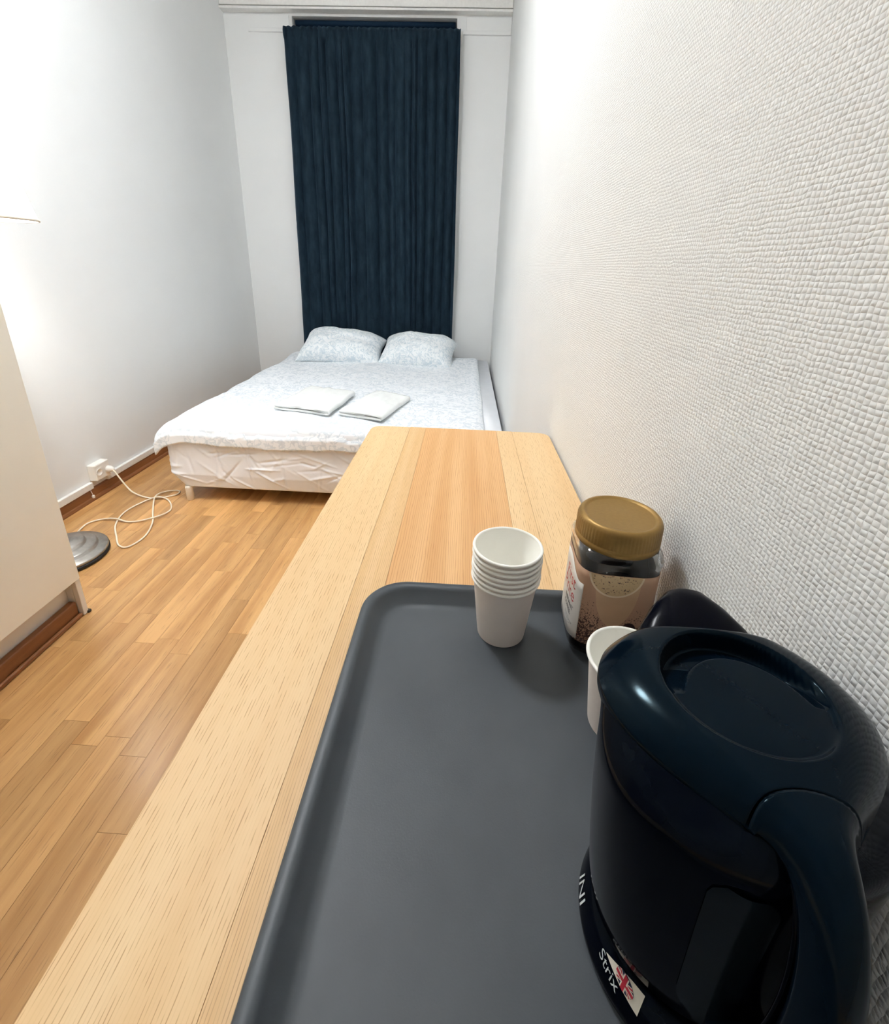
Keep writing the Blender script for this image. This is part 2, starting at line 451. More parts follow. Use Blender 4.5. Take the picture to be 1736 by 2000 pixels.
# baseboards: brown board with quarter round; ivory cable duct on top along the left wall
def baseboard(nm, axis, a0, a1, at, sgn):
    prof = [(0, 0), (.026, 0), (.026, .006), (.022, .013), (.015, .017), (.015, .048), (.011, .054), (0, .055)]
    rings = []
    for a in (a0, a1):
        rings.append([((at+sgn*d, a, z) if axis == 'Y' else (a, at+sgn*d, z)) for d, z in prof])
    V, F = loft(rings); bm = bmesh.new()
    vs = [bm.verts.new(v) for v in V]
    for f in F: bm.faces.new([vs[i] for i in f])
    return struct(from_bm(nm, bm, M['brown_board']))
baseboard('baseboard_left', 'Y', 1.20, YB-.001, XL, 1)
baseboard('baseboard_right', 'Y', YN+.03, YB-.001, XR, -1)
baseboard('baseboard_back', 'X', XL+.03, XR-.03, YB, -1)
struct(box('trim_5', XL, XL+.018, 1.20, 1.925, .0555, .088, M['trim'], bevel=.003))
struct(box('trim_6', XL, XL+.018, 2.022, YB-.03, .0555, .088, M['trim'], bevel=.003))

# ------------------------------------------------------------------ wardrobe at the left edge
WX, WY1, WY0, WZ = -1.2155, 1.182, -.02, 2.05
wr = thing('wardrobe', 'tall cream wardrobe with flat doors, at the left edge of the room', 'wardrobe', (-1.5, .6, 0))
def wbox(n, *a, **k):
    o = box(n, *a, **k); o.location -= Vector((-1.5, .6, 0)); return o
for y0, y1 in ((WY1-.018, WY1), (WY0, WY0+.018)):
    o = wbox('side_panel', XL+.03, WX-.0205, y0, y1, 0.002, WZ, M['cabinet_white'], wr, bevel=.001)
# front edge of the far side panel down to the floor
o = wbox('panel_foot', WX-.020, WX-.002, WY1-.018, WY1, .002, .135, M['cabinet_white'], wr, bevel=.002)
o = wbox('foot_pad', WX-.016, WX+.003, WY1-.006, WY1+.007, .0, .010, M['dark_rubber'], wr, bevel=.003)
o = wbox('carcass', XL+.03, WX-.021, WY0+.019, WY1-.019, .139, WZ, M['cabinet_white'], wr)
ym = (WY0+WY1)/2
o = wbox('door', WX-.019, WX, ym+.0015, WY1, .138, WZ-.002, M['cream'], wr, bevel=.0012)
o = wbox('door', WX-.019, WX, WY0, ym-.0015, .138, WZ-.002, M['cream'], wr, bevel=.0012)
o = wbox('plinth', WX-.056, WX-.042, WY0+.019, WY1-.019, .001, .138, M['cabinet_white'], wr)
o = wbox('skirting', WX-.041, WX-.016, WY0+.019, WY1-.019, .001, .060, M['brown_board'], wr, bevel=.006, seg=3)
o = wbox('quarter_round', WX-.0155, WX-.004, WY0+.019, WY1-.019, .001, .016, M['brown_board'], wr, bevel=.005, seg=3)

# ------------------------------------------------------------------ floor lamp
lx, ly = LAMP_POS
lamp = thing('floor_lamp', 'floor lamp with lit white cone shade, half hidden behind the cream wardrobe', 'lamp', (lx, ly, 0))
V, F = lathe([(.146, .001), (.150, .004), (.150, .014), (.146, .016)], 72)
mesh_obj('base_rim', V, F, M['black_rim'], lamp, True)
prof = [(.147, .0165), (.148, .025), (.144, .029), (.118, .033), (.1145, .0345), (.1125, .044), (.107, .048), (.081, .0515), (.0780, .053), (.0760, .064), (.070, .068), (.05, .073), (.033, .080), (.021, .098), (.0145, .12)]
V, F = lathe(prof, 72); mesh_obj('base', V, F, M['steel'], lamp, True)
V, F = lathe([(.0125, .121), (.0125, 1.20), (.018, 1.205), (.018, 1.25)], 24); mesh_obj('pole', V, F, M['steel'], lamp, True)
SZ0, SZ1, SR0, SR1 = 1.226, 1.585, .175, .101
N_ = 96
V, F = lathe([(SR0, SZ0), (SR1, SZ1), (SR1-.0025, SZ1), (SR0-.0025, SZ0), (SR0, SZ0)], N_, cap0=False, cap1=False)
sh = mesh_obj('shade', V, F, M['shade'], lamp, True)
ring = [[(( SR0+.001)+.0035*math.cos(a))*math.cos(2*math.pi*j/N_), ((SR0+.001)+.0035*math.cos(a))*math.sin(2*math.pi*j/N_), SZ0+.004*math.sin(a)] for j in range(N_) for a in [2*math.pi*k/8 for k in range(8)]]
F = [(j*8+k, ((j+1)%N_)*8+k, ((j+1)%N_)*8+(k+1)%8, j*8+(k+1)%8) for j in range(N_) for k in range(8)]
mesh_obj('piping', ring, F, M['piping'], sh, True)
V, F = lathe([(.002, 1.251), (.014, 1.252), (.016, 1.28), (.03, 1.31), (.032, 1.335), (.024, 1.36), (.002, 1.372)], 32)
mesh_obj('bulb', V, F, M['bulb'], lamp, True)
pl = bpy.data.lights.new('bulb_light', 'POINT'); pl.energy = BULB_W; pl.color = LIGHT_COL; pl.shadow_soft_size = .045
po = bpy.data.objects.new('bulb_light', pl); COL.objects.link(po); po.parent = lamp; po.location = (0, 0, 1.42)
# its cord, looped on the floor, and plug
bx, by = lx, ly
path = [(-1.737, 2.005, .122), (-1.715, 1.998, .118), (-1.68, 1.99, .07), (-1.631, 1.977, .02), (-1.56, 1.955, .006), (-1.501, 1.946, .0045), (-1.45, 1.965, .0045),
        (-1.412, 2.000, .0045), (-1.427, 2.035, .0045), (-1.485, 2.02, .0045), (-1.492, 1.95, .013), (-1.43, 1.835, .006), (-1.365, 1.734, .0045),
        (-1.325, 1.625, .0045), (-1.340, 1.545, .0045), (-1.385, 1.55, .0045), (-1.44, 1.61, .0045), (-1.509, 1.698, .0045), (-1.545, 1.80, .0045), (-1.53, 1.895, .0045), (-1.478, 1.945, .0135),
        (-1.415, 1.931, .006), (-1.353, 1.847, .0045), (-1.372, 1.765, .012), (-1.46, 1.727, .0045), (-1.535, 1.735, .012), (-1.60, 1.735, .0045), (-1.635, 1.70, .0045), (-1.63, 1.655, .006), (-1.615, 1.62, .010), (-1.60, 1.605, .016)]
V, F = tube([(p[0]-bx, p[1]-by, p[2]) for p in path], .0036, 8, 8)
cord = mesh_obj('cord', V, F, M['cord'], lamp, True)
V, F = lathe([(.006, .0), (.0175, .004), (.0175, .022), (.012, .034), (.006, .042)], 24)
pg = mesh_obj('plug', [(z-1.7695-bx+.0075, x+2.006-by, y+.124) for x, y, z in V], F, M['white_plastic'], cord, True)

# ------------------------------------------------------------------ wall socket, cable clip
so = thing('wall_socket', 'white double wall socket box above the brown baseboard', 'socket', (XL, 1.975, .09))
bm = bmesh.new(); bm_box(bm, 0, .040, -.047, .046, 0, .082, .005, 3)
from_bm('housing', bm, M['white_plastic'], so)
for k, yy in enumerate((-.024, .031)):
    if yy > 0: continue
    V, F = lathe([(.0185, 0), (.0185, .002), (.016, .002), (.015, .0005)], 28)
    mesh_obj('socket_well', [(.0405+z, x+yy, y+.041) for x, y, z in V], F, M['white_plastic'], so, True)
cl = thing('cable_clip', 'small white cable clip hanging on the brown baseboard', 'clip', (XL+.016, 1.905, .012))
bm = bmesh.new(); bm_box(bm, 0, .010, -.006, .006, 0, .016, .003, 2); from_bm('clip_body', bm, M['white_plastic'], cl)
V, F = tube([(.004, 0, .016), (.004, -.002, .028), (.002, -.004, .042)], .0016, 6); mesh_obj('tail', V, F, M['white_plastic'], cl, True)

# ------------------------------------------------------------------ bed
BX0, BX1, BY0, BY1, BZ0, BZ1 = -1.405, .208, 1.945, 3.87, .078, .385
bed = thing('bed', 'low double bed with crumpled white fitted sheet, against the back wall', 'bed', (-.6, 2.9, 0))
def brel(V): return [(x+.6, y-2.9, z) for x, y, z in V]
for x, y in ((-1.322, 1.965), (.13, 1.99), (-1.32, 3.78), (.13, 3.78)):
    V, F = lathe([(.0155, .0), (.0170, .003), (.0180, .066), (.016, .0765)], 24, (x+.6, y-2.9)); mesh_obj('leg', V, F, M['bed_leg'], bed, True)
rk = random.Random(21); CREASE = []
for _ in range(95):
    cx, cz = rk.uniform(-1.42, .15), rk.uniform(.10, .33); an = rk.choice((rk.gauss(.5, .35), rk.gauss(-.6, .35), rk.gauss(1.45, .25), rk.gauss(.05, .2))); ln = rk.uniform(.04, .15)
    CREASE.append((cx, cz, math.cos(an), math.sin(an), ln, rk.uniform(.005, .011), rk.uniform(.25, 1)*rk.choice((1, 1, -1))))
def ridge(x, z, seed):
    """straight crease lines of a sheet that was folded and tucked"""
    v = 0
    for cx, cz, c, s_, ln, w, a in CREASE:
        dx, dz = x-cx, z-cz
        if abs(dx) > ln or abs(dz) > ln: continue
        al = dx*c+dz*s_; ac = -dx*s_+dz*c
        if abs(al) < ln and abs(ac) < w*2: v += a*(1-(al/ln)**2)*math.exp(-(ac/w*1.6)**2)
    return v
def rr_ring(x0, x1, y0, y1, r, nx, ny, nr):
    """rounded rectangle outline, dense along x"""
    P = []
    def seg(a, b, n): return [(a[0]+(b[0]-a[0])*i/n, a[1]+(b[1]-a[1])*i/n) for i in range(n)]
    def arc(cx, cy, a0): return [(cx+r*math.cos(a0+i/nr*math.pi/2), cy+r*math.sin(a0+i/nr*math.pi/2)) for i in range(nr)]
    P += seg((x0+r, y0), (x1-r, y0), nx) + arc(x1-r, y0+r, -math.pi/2) + seg((x1, y0+r), (x1, y1-r), ny) + arc(x1-r, y1-r, 0)
    P += seg((x1-r, y1), (x0+r, y1), nx) + arc(x0+r, y1-r, math.pi/2) + seg((x0, y1-r), (x0, y0+r), ny) + arc(x0+r, y0+r, math.pi)
    return P
rings = []; NZ = 64
for i in range(NZ+1):
    t = i/NZ; z = BZ0 + (BZ1-BZ0)*t
    ins = 0
    if t < .22: ins = .050*(1-t/.22)            # sheet tucked under the box
    if t > .90: ins = .035*((t-.90)/.10)**2
    ring_ = []
    for (x, y) in rr_ring(BX0+ins, BX1-ins*.25, BY0+ins*.2, BY1, .05, 300, 30, 8):
        amp = 0
        if y < BY0+.12 or x < BX0+.08:
            q = x if y < BY0+.12 else BX0-(y-BY0)
            amp = .021*math.sin(math.pi*min(1, t*1.05+.02))**.7
            d = amp*ridge(q, z, 2.0)*.34 + .010*noise.noise(Vector((q*3.1, z*4, 6)))*math.sin(math.pi*t)
            # diagonal pull folds
            d += amp*.6*max(0, 1-abs(((q*1.0+z*1.7) % .19)-.095)/.012)*max(0, noise.noise(Vector((q*3, z*5, 9)))*1.8)
            if y < BY0+.12: y -= d
            else: x -= d
        ring_.append((x, y, z))
    rings.append(ring_)
V, F = loft(rings); mesh_obj('fitted_sheet', brel(V), F, M['sheet'], bed, True)
# slatted base edge under the sheet
box('bed_base', BX0+.09+.6, BX1-.06+.6, BY0+.06-2.9, BY1-.02-2.9, .070, .082, M['bed_leg'], bed)

# duvet: thin quilt over the top, ruffled hem hanging over the foot end and left side
def duvet():
    x0, x1, y1 = -1.435, .118, 3.825
    nx, ny = 170, 210; V = []; F = []
    for j in range(ny+1):
        for i in range(nx+1):
            u, v = i/nx, j/ny
            x = x0+(x1-x0)*u
            # skew: the left edge hangs out further towards the pillows
            s = -.085 + (y1-1.955+.085)*v     # distance along the bed, <0 hangs over the foot
            x -= .035*v*(1-u)
            x += .012*noise.noise(Vector((s*3, 0, 4)))*(1-u)**2 + .007*noise.noise(Vector((s*4, 3, 1)))*u**6
            top = .402 + .012*noise.noise(Vector((x*2.2, s*2.0, .5))) + .006*noise.noise(Vector((x*7, s*6, 3.1))) + .02*max(0, (v-.8)/.2)
            top += .0035*(1-abs(noise.noise(Vector((x*11, s*11, 8.1)))))
            y = 1.945+s; z = top
            # foot end drape
            rag = .022*noise.noise(Vector((x*4.0, 1.3, 0)))+.010*noise.noise(Vector((x*15, 2.3, 0)))
            r = .045
            lim = 1.990
            ss = 1.945+s + rag*(1-min(1, v*9))
            if ss < lim:
                d = lim-ss; a = min(d/r, math.pi/2)
                y = lim - r*math.sin(a); z = top - r*(1-math.cos(a)) - max(0, d-r*math.pi/2)
                hem = max(0, 1-v/.05)
                y -= .010*hem*abs(noise.noise(Vector((x*22, 5, 0)))) + .012*noise.noise(Vector((x*9, z*9, 2)))*min(1, d/.06)
                z -= .010*hem*noise.noise(Vector((x*13, 7, 0)))
                y = min(y, 1.930)if d > r*1.6 else y
            else: y = ss
            # left edge rolls down over the side
            e = (x-x0)
            if u < .06:
                q = (1-u/.06); z -= .055*q**1.8 + .01*q*noise.noise(Vector((s*10, 2, 2)))
            if u > .97: z -= .014*((u-.97)/.03)**2
            if v > .975: z -= .02*((v-.975)/.025)**2
            V.append((x, y, z))
    W_ = nx+1
    for j in range(ny):
        for i in range(nx): F.append((j*W_+i, j*W_+i+1, (j+1)*W_+i+1, (j+1)*W_+i))
    o = mesh_obj('duvet', V, F, M['duvet'], None, True)
    m = o.modifiers.new('thick', 'SOLIDIFY'); m.thickness = .011; m.offset = -1
    return tag(o, 'white duvet with pale grey-blue leaf print, spread over the bed', 'duvet')
duvet()

def pillow(label, c, size, rot, seed, sag):
    w, d, h = size; n = 40; m = 30; top = []; bot = []
    V = []; F = []
    def pt(u, v, sgn):
        # cushion: full in the middle, pinched to flat pointed corners
        fu = (1-abs(u)**2.6); fv = (1-abs(v)**2.6)
        t = max(0, fu*fv)**.45
        inset = .055*(1-abs(u)**2)*abs(v)**3, .07*(1-abs(v)**2)*abs(u)**3
        x = u*w/2*(1-inset[1]*1.3); y = v*d/2*(1-inset[0]*1.5)
        nz = .014*noise.noise(Vector((u*2.2+seed, v*2.2, sgn*2))) + .006*noise.noise(Vector((u*6+seed, v*6, sgn*2)))
        z = sgn*h/2*t*(1 + sag*u) + nz*(t+.15) - .045*abs(u)**3 - .02*abs(v)**3
        return Vector((x, y, z))
    for sgn in (1, -1):
        for j in range(m+1):
            for i in range(n+1): V.append(pt(-1+2*i/n, -1+2*j/m, sgn))
    W_ = n+1; K = W_*(m+1)
    for j in range(m):
        for i in range(n):
            a, b, c_, d_ = j*W_+i, j*W_+i+1, (j+1)*W_+i+1, (j+1)*W_+i
            F.append((a, b, c_, d_)); F.append((K+d_, K+c_, K+b, K+a))
    bm = bmesh.new(); vs = [bm.verts.new(v) for v in V]
    for f in F: bm.faces.new([vs[k] for k in f])
    edge = [v for v in bm.verts]
    bmesh.ops.remove_doubles(bm, verts=bm.verts[:], dist=.004)
    o = from_bm('pillow', bm, M['pillow'], None, True)
    o.rotation_euler = rot; o.location = c
    return tag(o, label, 'pillow', 'pillows at the head of the bed')
pillow('leaf-print pillow nearer the left wall, bulging higher in the middle', (-.965, 3.615, .520), (.67, .41, .185), (math.radians(22), math.radians(3), math.radians(1)), 1.0, -.08)
pillow('leaf-print pillow nearer the right wall, boxier, with a drooping corner', (-.362, 3.600, .512), (.60, .40, .185), (math.radians(24), math.radians(2), math.radians(-4)), 5.0, .05)

def towel(label, corners, z0, seed, th=.011, layers=2, fold='left'):
    """folded terry towel: stacked layers joined by a rounded fold"""
    a, b, c, d = [Vector((*p, 0)) for p in corners]     # near-left, near-right, far-right, far-left
    # profile across s (0..1 = left..right): a flat coil with the fold on the right
    prof = []; n = 26
    T = th
    path = []
    for k in range(n+1): path.append((.0+.975*k/n, 0))
    for k in range(1, 9): path.append((.975+.025*math.sin(math.pi*k/9), T*1.05*(1-math.cos(math.pi*k/9))/2))
    for k in range(n+1): path.append((.975-.955*k/n, T*1.05))
    rings = []; m = 30
    for j in range(m+1):
        v = j/m; L_ = a.lerp(d, v); R_ = b.lerp(c, v)
        up, dn_ = [], []
        for k, (s, h) in enumerate(path):
            s2, h2 = path[min(k+1, len(path)-1)]; s1, h1 = path[max(k-1, 0)]
            wd = (b-a).length
            tx, tz = (s2-s1)*wd, h2-h1; l_ = math.hypot(tx, tz) or 1
            nx_, nz_ = -tz/l_, tx/l_
            p = L_.lerp(R_, s); wob = .006*noise.noise(Vector((s*3+seed, v*3, 0))) + .004*noise.noise(Vector((s*8+seed, v*8, 1)))*(h/T+.2)
            dirx = (R_-L_).normalized()
            base = p + Vector((0, 0, z0+T*.5+h+wob+.004*h/T))
            base += (Vector((0,1,0))*.012*noise.noise(Vector((s*4+seed, 5, v*2))))*(1 if h > 0 else .4)
            q = T*.46
            up.append(tuple(base + dirx*nx_*q + Vector((0,0,nz_*q)))); dn_.append(tuple(base - dirx*nx_*q - Vector((0,0,nz_*q))))
        rings.append(up + dn_[::-1])
    V, F = loft(rings)
    o = mesh_obj('towel', V, F, M['towel'], None, True)
    return tag(o, label, 'towel', 'folded towels on the duvet')
towel('folded white towel on the bed, the one farther from the desk', ((-.96, 2.20), (-.655, 2.125), (-.615, 2.51), (-.90, 2.60)), .414, 2.0)
towel('folded white towel on the bed, the one nearer the desk corner', ((-.612, 2.150), (-.385, 2.075), (-.292, 2.455), (-.500, 2.570)), .414, 6.0)

# ------------------------------------------------------------------ curtain in front of the recess
cu = thing('curtain', 'long dark navy velvet curtain covering the window recess', 'curtain', (-.735, YB-.05, .40))
def curtain_mesh():
    cx0, cx1, zt, zb = -1.345, -.118, 2.648, .415
    rc = random.Random(11); cents = []; x = 0
    folds = []
    while x < 1:
        w = rc.uniform(.030, .085); folds.append((x, w, rc.uniform(.35, 1.0))); x += w
    def prof(u, f):
        for (s, w, a) in folds:
            if s <= u < s+w:
                t = (u-s)/w; return a*math.sin(math.pi*t)**.85
        return 0
    nx, nz = 420, 90; V = []; F = []
    for j in range(nz+1):
        t = j/nz; z = zb+(zt-zb)*t
        for i in range(nx+1):
            u = i/nx
            uu = u + .012*noise.noise(Vector((u*5, z*1.1, 3)))*(1-t*.4)
            amp = .046 + .026*(1-t)*(.6+.6*noise.noise(Vector((u*4, z*.6, 1)))) 
            amp *= .38+.62*min(1, max(0, (z-.55)/.45))     # pressed flat behind the pillows
            d = amp*prof(max(0, min(.999, uu)), t)
            # sharper gathers under the rod
            g = max(0, (t-.80)/.20)
            d = d*(1-.25*g) + g*.007*(.5+.5*math.sin(u*110+3*math.sin(u*23)))
            if t > .974:   # rod pocket and ruffled heading
                d = .018 + .006*math.sin(u*190+2*math.sin(u*31)) + .008*math.sin((t-.974)/.026*math.pi)
            d += .004*noise.noise(Vector((u*30, z*4, 0)))
            # horizontal storage creases
            for zc_, k in ((2.02, .5), (1.62, .5), (1.40, 1.0), (1.07, .6), (.82, .6)):
                d -= .0035*k*math.exp(-((z-zc_-.012*noise.noise(Vector((u*3, zc_, 0))))/.007)**2)
            xx = cx0+(cx1-cx0)*u
            xx += (u-.5)*(.0 + .028*(1-t)) + .006*noise.noise(Vector((z*1.3, u*2, 7)))
            zz = z + (.006*noise.noise(Vector((u*60, 1, 1))) if j == nz else 0)
            V.append((xx+.735, -d-.006, zz-.40))
    W_ = nx+1
    for j in range(nz):
        for i in range(nx): F.append((j*W_+i, j*W_+i+1, (j+1)*W_+i+1, (j+1)*W_+i))
    return V, F
V, F = curtain_mesh()
o = mesh_obj('panel', V, F, M['velvet'], cu, True); m = o.modifiers.new('t', 'SOLIDIFY'); m.thickness = .002; m.offset = 1
V, F = tube([(-1.318+.735, .001, 2.618-.40), (-.735+.735, .001, 2.618-.40), (-.145+.735, .001, 2.618-.40)], .008, 12, 2); mesh_obj('rod', V, F, M['steel'], cu, True)
for x in (-1.326, -.140):
    bm = bmesh.new(); bm_box(bm, x-.012+.735, x+.012+.735, .010, .0495, 2.600-.40, 2.655-.40, .004); from_bm('bracket', bm, M['white_plastic'], cu)
bl = thing('roller_blind', 'dark blue blackout blind inside the window recess, above the curtain top', 'blind', (-.7275, YB+.045, .70))
bm = bmesh.new(); bm_box(bm, NX0+.012+.7275, NX1-.012+.7275, 0, .002, 0, 2.010); from_bm('cloth', bm, M['blind'], bl)
V, F = tube([(NX0+.012+.7275, .001, 2.012), (NX1-.012+.7275, .001, 2.012)], .018, 14, 2); mesh_obj('roller', V, F, M['blind'], bl, True)

# ------------------------------------------------------------------ desk along the right wall
DX0, DX1, DY0, DY1 = -.2262, .2222, -.16, 1.100
desk = thing('desk', 'narrow ash-wood desk standing along the textured right wall', 'desk', (0, .5, 0))
RC = .028
seams = [DX0, -.128, -.088, .0905, .130, DX1]
def corner_y(x, y1):
    """rounded far/near corners of the top"""
    for cx, s in ((DX0+RC, -1), (DX1-RC, 1)):
        if (x-cx)*s > 0: return RC-math.sqrt(max(0, RC*RC-(x-cx)**2))
    return 0
for k in range(5):
    x0, x1 = seams[k], seams[k+1]; e = .0002
    xs = [x0+e]
    if k == 0: xs += [DX0+RC*(1-math.cos(a*math.pi/24)) for a in range(1, 13)]
    if k == 4: xs += [DX1-RC+RC*math.sin(a*math.pi/24) for a in range(0, 12)]
    xs = sorted(set(round(x, 6) for x in xs + [x1-e]))
    n = len(xs); poly = [(x, DY1-corner_y(x, 0)) for x in xs] + [(x, DY0+corner_y(x, 0)) for x in xs[::-1]]
    bm = bmesh.new()
    f = bm.faces.new([bm.verts.new((x, y-.5, DESK_Z-.026)) for x, y in poly])
    ex = bmesh.ops.extrude_face_region(bm, geom=[f])
    bmesh.ops.translate(bm, verts=[v for v in ex['geom'] if isinstance(v, bmesh.types.BMVert)], vec=(0, 0, .026))
    outer = [ed for ed in bm.edges if abs(ed.verts[0].co.z-DESK_Z) < 1e-5 and abs(ed.verts[1].co.z-DESK_Z) < 1e-5 and not all(abs(abs(v.co.x)-0) < 9 and (x0+e*2 > v.co.x > -9 and k > 0 or v.co.x > x1-e*2 and k < 4) for v in ed.verts)]
    bmesh.ops.bevel(bm, geom=outer, offset=.0022, segments=2, affect='EDGES')
    o = from_bm('stave', bm, M[('desk_wood', 'desk_wood_tight', 'desk_wood_dark', 'desk_wood', 'desk_wood')[k]], desk)
for x in (DX0+.045, DX1-.045):
    for y in (DY0+.06, DY1-.06):
        bm = bmesh.new(); bm_box(bm, x-.02, x+.02, y-.52, y-.48, .0, DESK_Z-.027, .003); from_bm('leg', bm, M['desk_wood'], desk)
for x in (DX0+.035, DX1-.055):
    bm = bmesh.new(); bm_box(bm, x, x+.018, DY0+.081-.5, DY1-.081-.5, DESK_Z-.09, DESK_Z-.027); from_bm('apron', bm, M['desk_wood'], desk)

# ------------------------------------------------------------------ serving tray
def tray():
    x0, x1, y0, y1 = -.105, .2255, -.075, .470
    prof = [(.000, .0165), (.0008, .0195), (.003, .0213), (.0085, .0213), (.0115, .0202), (.0135, .0180), (.0225, .0068), (.0265, .0050), (.032, .0044)]
    under = [(.032, .0008), (.026, .0010), (.014, .0130), (.010, .0170), (.003, .0170), (.0012, .0158)]
    rings = []
    for ins, z in under[::-1][:0] + prof:
        r = max(.052-ins*.75, .012); rings.append([(x, y, z) for x, y in rr_ring(x0+ins, x1-ins*.60, y0+ins, y1-ins, r, 20, 20, 14)])
    V, F = loft(rings, True, False, True)
    r2 = []
    for ins, z in [prof[0]] + under[::-1]:
        r = max(.052-ins*.75, .012); r2.append([(x, y, z) for x, y in rr_ring(x0+ins, x1-ins*.60, y0+ins, y1-ins, r, 20, 20, 14)])
    V2, F2 = loft(r2[::1], True, False, True)
    k = len(V); V += V2; F += [tuple(k+i for i in f[::-1]) for f in F2]
    bm = bmesh.new(); vs = [bm.verts.new((x-.057, y-.2, z)) for x, y, z in V]
    for f in F: bm.faces.new([vs[i] for i in f])
    bmesh.ops.remove_doubles(bm, verts=bm.verts[:], dist=1e-6)
    o = from_bm('serving_tray', bm, M['tray'], None, True, (.057, .2, DESK_Z))
    return tag(o, 'dark grey plastic serving tray with raised rim on the desk', 'tray')
tray()

# ------------------------------------------------------------------ paper cups
CUP_H = .0755
def cup_meshes():
    rb, rt_ = .0262, .0345
    out = [(rb, .0), (rb+.0003, .002), (rt_, CUP_H-.0015)]
    inn = [(rt_-.0007, CUP_H-.0015), (rb-.0002, .0085), (.001, .0080)]
    V, F = lathe(out, 64, cap0=False, cap1=False); a = (V, F)
    V2, F2 = lathe(inn, 64, cap0=False, cap1=True)
    n = 64; tor = []; TF = []
    for j in range(n):
        for k in range(10):
            b = 2*math.pi*k/10; r = rt_+.0008+.0017*math.cos(b); tor.append((r*math.cos(2*math.pi*j/n), r*math.sin(2*math.pi*j/n), CUP_H-.0012+.0016*math.sin(b)))
            TF.append((j*10+k, ((j+1)%n)*10+k, ((j+1)%n)*10+(k+1)%10, j*10+(k+1)%10))
    V3, F3 = lathe([(rb-.001, .004), (.001, .0042)], 64, cap0=False)
    return a, (V2, F2), (tor, TF), (V3, F3)
cm = cup_meshes(); cup_me = []
for nm, (V, F), mt in (('wall', cm[0], 'paper_grey'), ('lining', cm[1], 'paper'), ('rim', cm[2], 'paper'), ('bottom', cm[3], 'paper_grey')):
    me = bpy.data.meshes.new(nm); me.from_pydata(V, [], F); me.update(); me.materials.append(M[mt])
    me.polygons.foreach_set('use_smooth', [True]*len(me.polygons)); cup_me.append((nm, me))
def cup(label, loc, rz=0, group=None, tilt=0):
    t = thing('paper_cup', label, 'cup', loc, group); t.rotation_euler = (tilt, 0, rz)
    for nm, me in cup_me:
        o = bpy.data.objects.new(nm, me); COL.objects.link(o); o.parent = t
    return t
names = ['bottommost', 'second from the bottom', 'third from the bottom', 'middle', 'third from the top', 'second from the top', 'topmost']
for k in range(7):
    d = 'paper cup standing on the tray, bottommost of the stack, its taupe side showing' if k == 0 else \
        ('paper cup with open white mouth, topmost of the stack' if k == 6 else 'white-rimmed paper cup, %s of the stack of seven' % names[k])
    cup(d, (.0555+.0003*math.sin(k*2), .4135+.0003*math.cos(k*3), TRAY_Z+.0002+k*.0060), k*.9, 'stacked paper cups on the tray')
cup('single paper cup standing between the coffee jar and the black kettle', (.1545, .3095, TRAY_Z+.0002), .4)

# ------------------------------------------------------------------ coffee jar
JX, JY = .1665, .4175
jar = thing('coffee_jar', 'instant coffee jar with bronze screw lid and tan label, near the wall', 'jar', (JX, JY, TRAY_Z+.0003))
jar.rotation_euler = (0, 0, math.radians(-3))
def sq(th, a, p):
    c, s = math.cos(th), math.sin(th)
    return a/((abs(c)**p+abs(s)**p)**(1/p))
def jar_ring(a, p, z, n=96):
    return [(sq(2*math.pi*j/n, a, p)*math.cos(2*math.pi*j/n), sq(2*math.pi*j/n, a, p)*math.sin(2*math.pi*j/n), z) for j in range(n)]
A_, P_ = .0408, 4.2
outer = [(.030, 4, .0), (.036, 4, .0015), (.0395, 4, .006), (A_, P_, .012), (A_, P_, .112), (.0418, 4.2, .1165), (.0421, 4, .1205), (.0410, 3.6, .1245), (.0380, 2.6, .1275), (.0360, 2, .129), (.0360, 2, .140)]
inner = [(.0335, 2, .140), (.0335, 2, .1285), (.0375, 3, .1245), (.0388, 4, .119), (.0385, P_, .012), (.034, 4, .0055), (.02, 4, .0045)]
V, F = loft([jar_ring(*r) for r in outer+inner], True, True, True)
mesh_obj('glass_body', V, F, M['glass'], jar, True)
rc_ = [(.018, 4, .0052), (.0335, 4, .0062), (.0378, P_, .0125), (.0378, P_, .070), (.036, 4, .0725)]
V, F = loft([jar_ring(*r) for r in rc_], True, True, True); mesh_obj('coffee', V, F, M['coffee'], jar, True)
# screw lid: knurled skirt, rounded shoulder, shallow dished top
def lid_ring(r, z, kn=0, n=216):
    return [((r+kn*(1 if j % 3 == 0 else 0))*math.cos(2*math.pi*j/n), (r+kn*(1 if j % 3 == 0 else 0))*math.sin(2*math.pi*j/n), z) for j in range(n)]
L0 = .1262
lp = [(.0372, L0+.0015, 0), (.0412, L0, 0), (.0418, L0+.001, 0), (.0418, L0+.006, 0), (.0412, L0+.0066, 0), (.0412, L0+.0075, .0005), (.0410, L0+.0225, .0005), (.0404, L0+.0255, 0), (.0388, L0+.0275, 0), (.0368, L0+.0282, 0), (.0350, L0+.0278, 0), (.0340, L0+.0268, 0), (.0325, L0+.0264, 0), (.010, L0+.0266, 0), (.001, L0+.0266, 0)]
V, F = loft([lid_ring(r, z, k) for r, z, k in lp], True, False, True)
V2, F2 = loft([lid_ring(.0372, L0+.0015), lid_ring(.0372, L0+.022), lid_ring(.002, L0+.0225)], True, False, True)
k = len(V); V += V2; F += [tuple(k+i for i in f[::-1]) for f in F2]
mesh_obj('lid', V, F, M['gold'], jar, True)
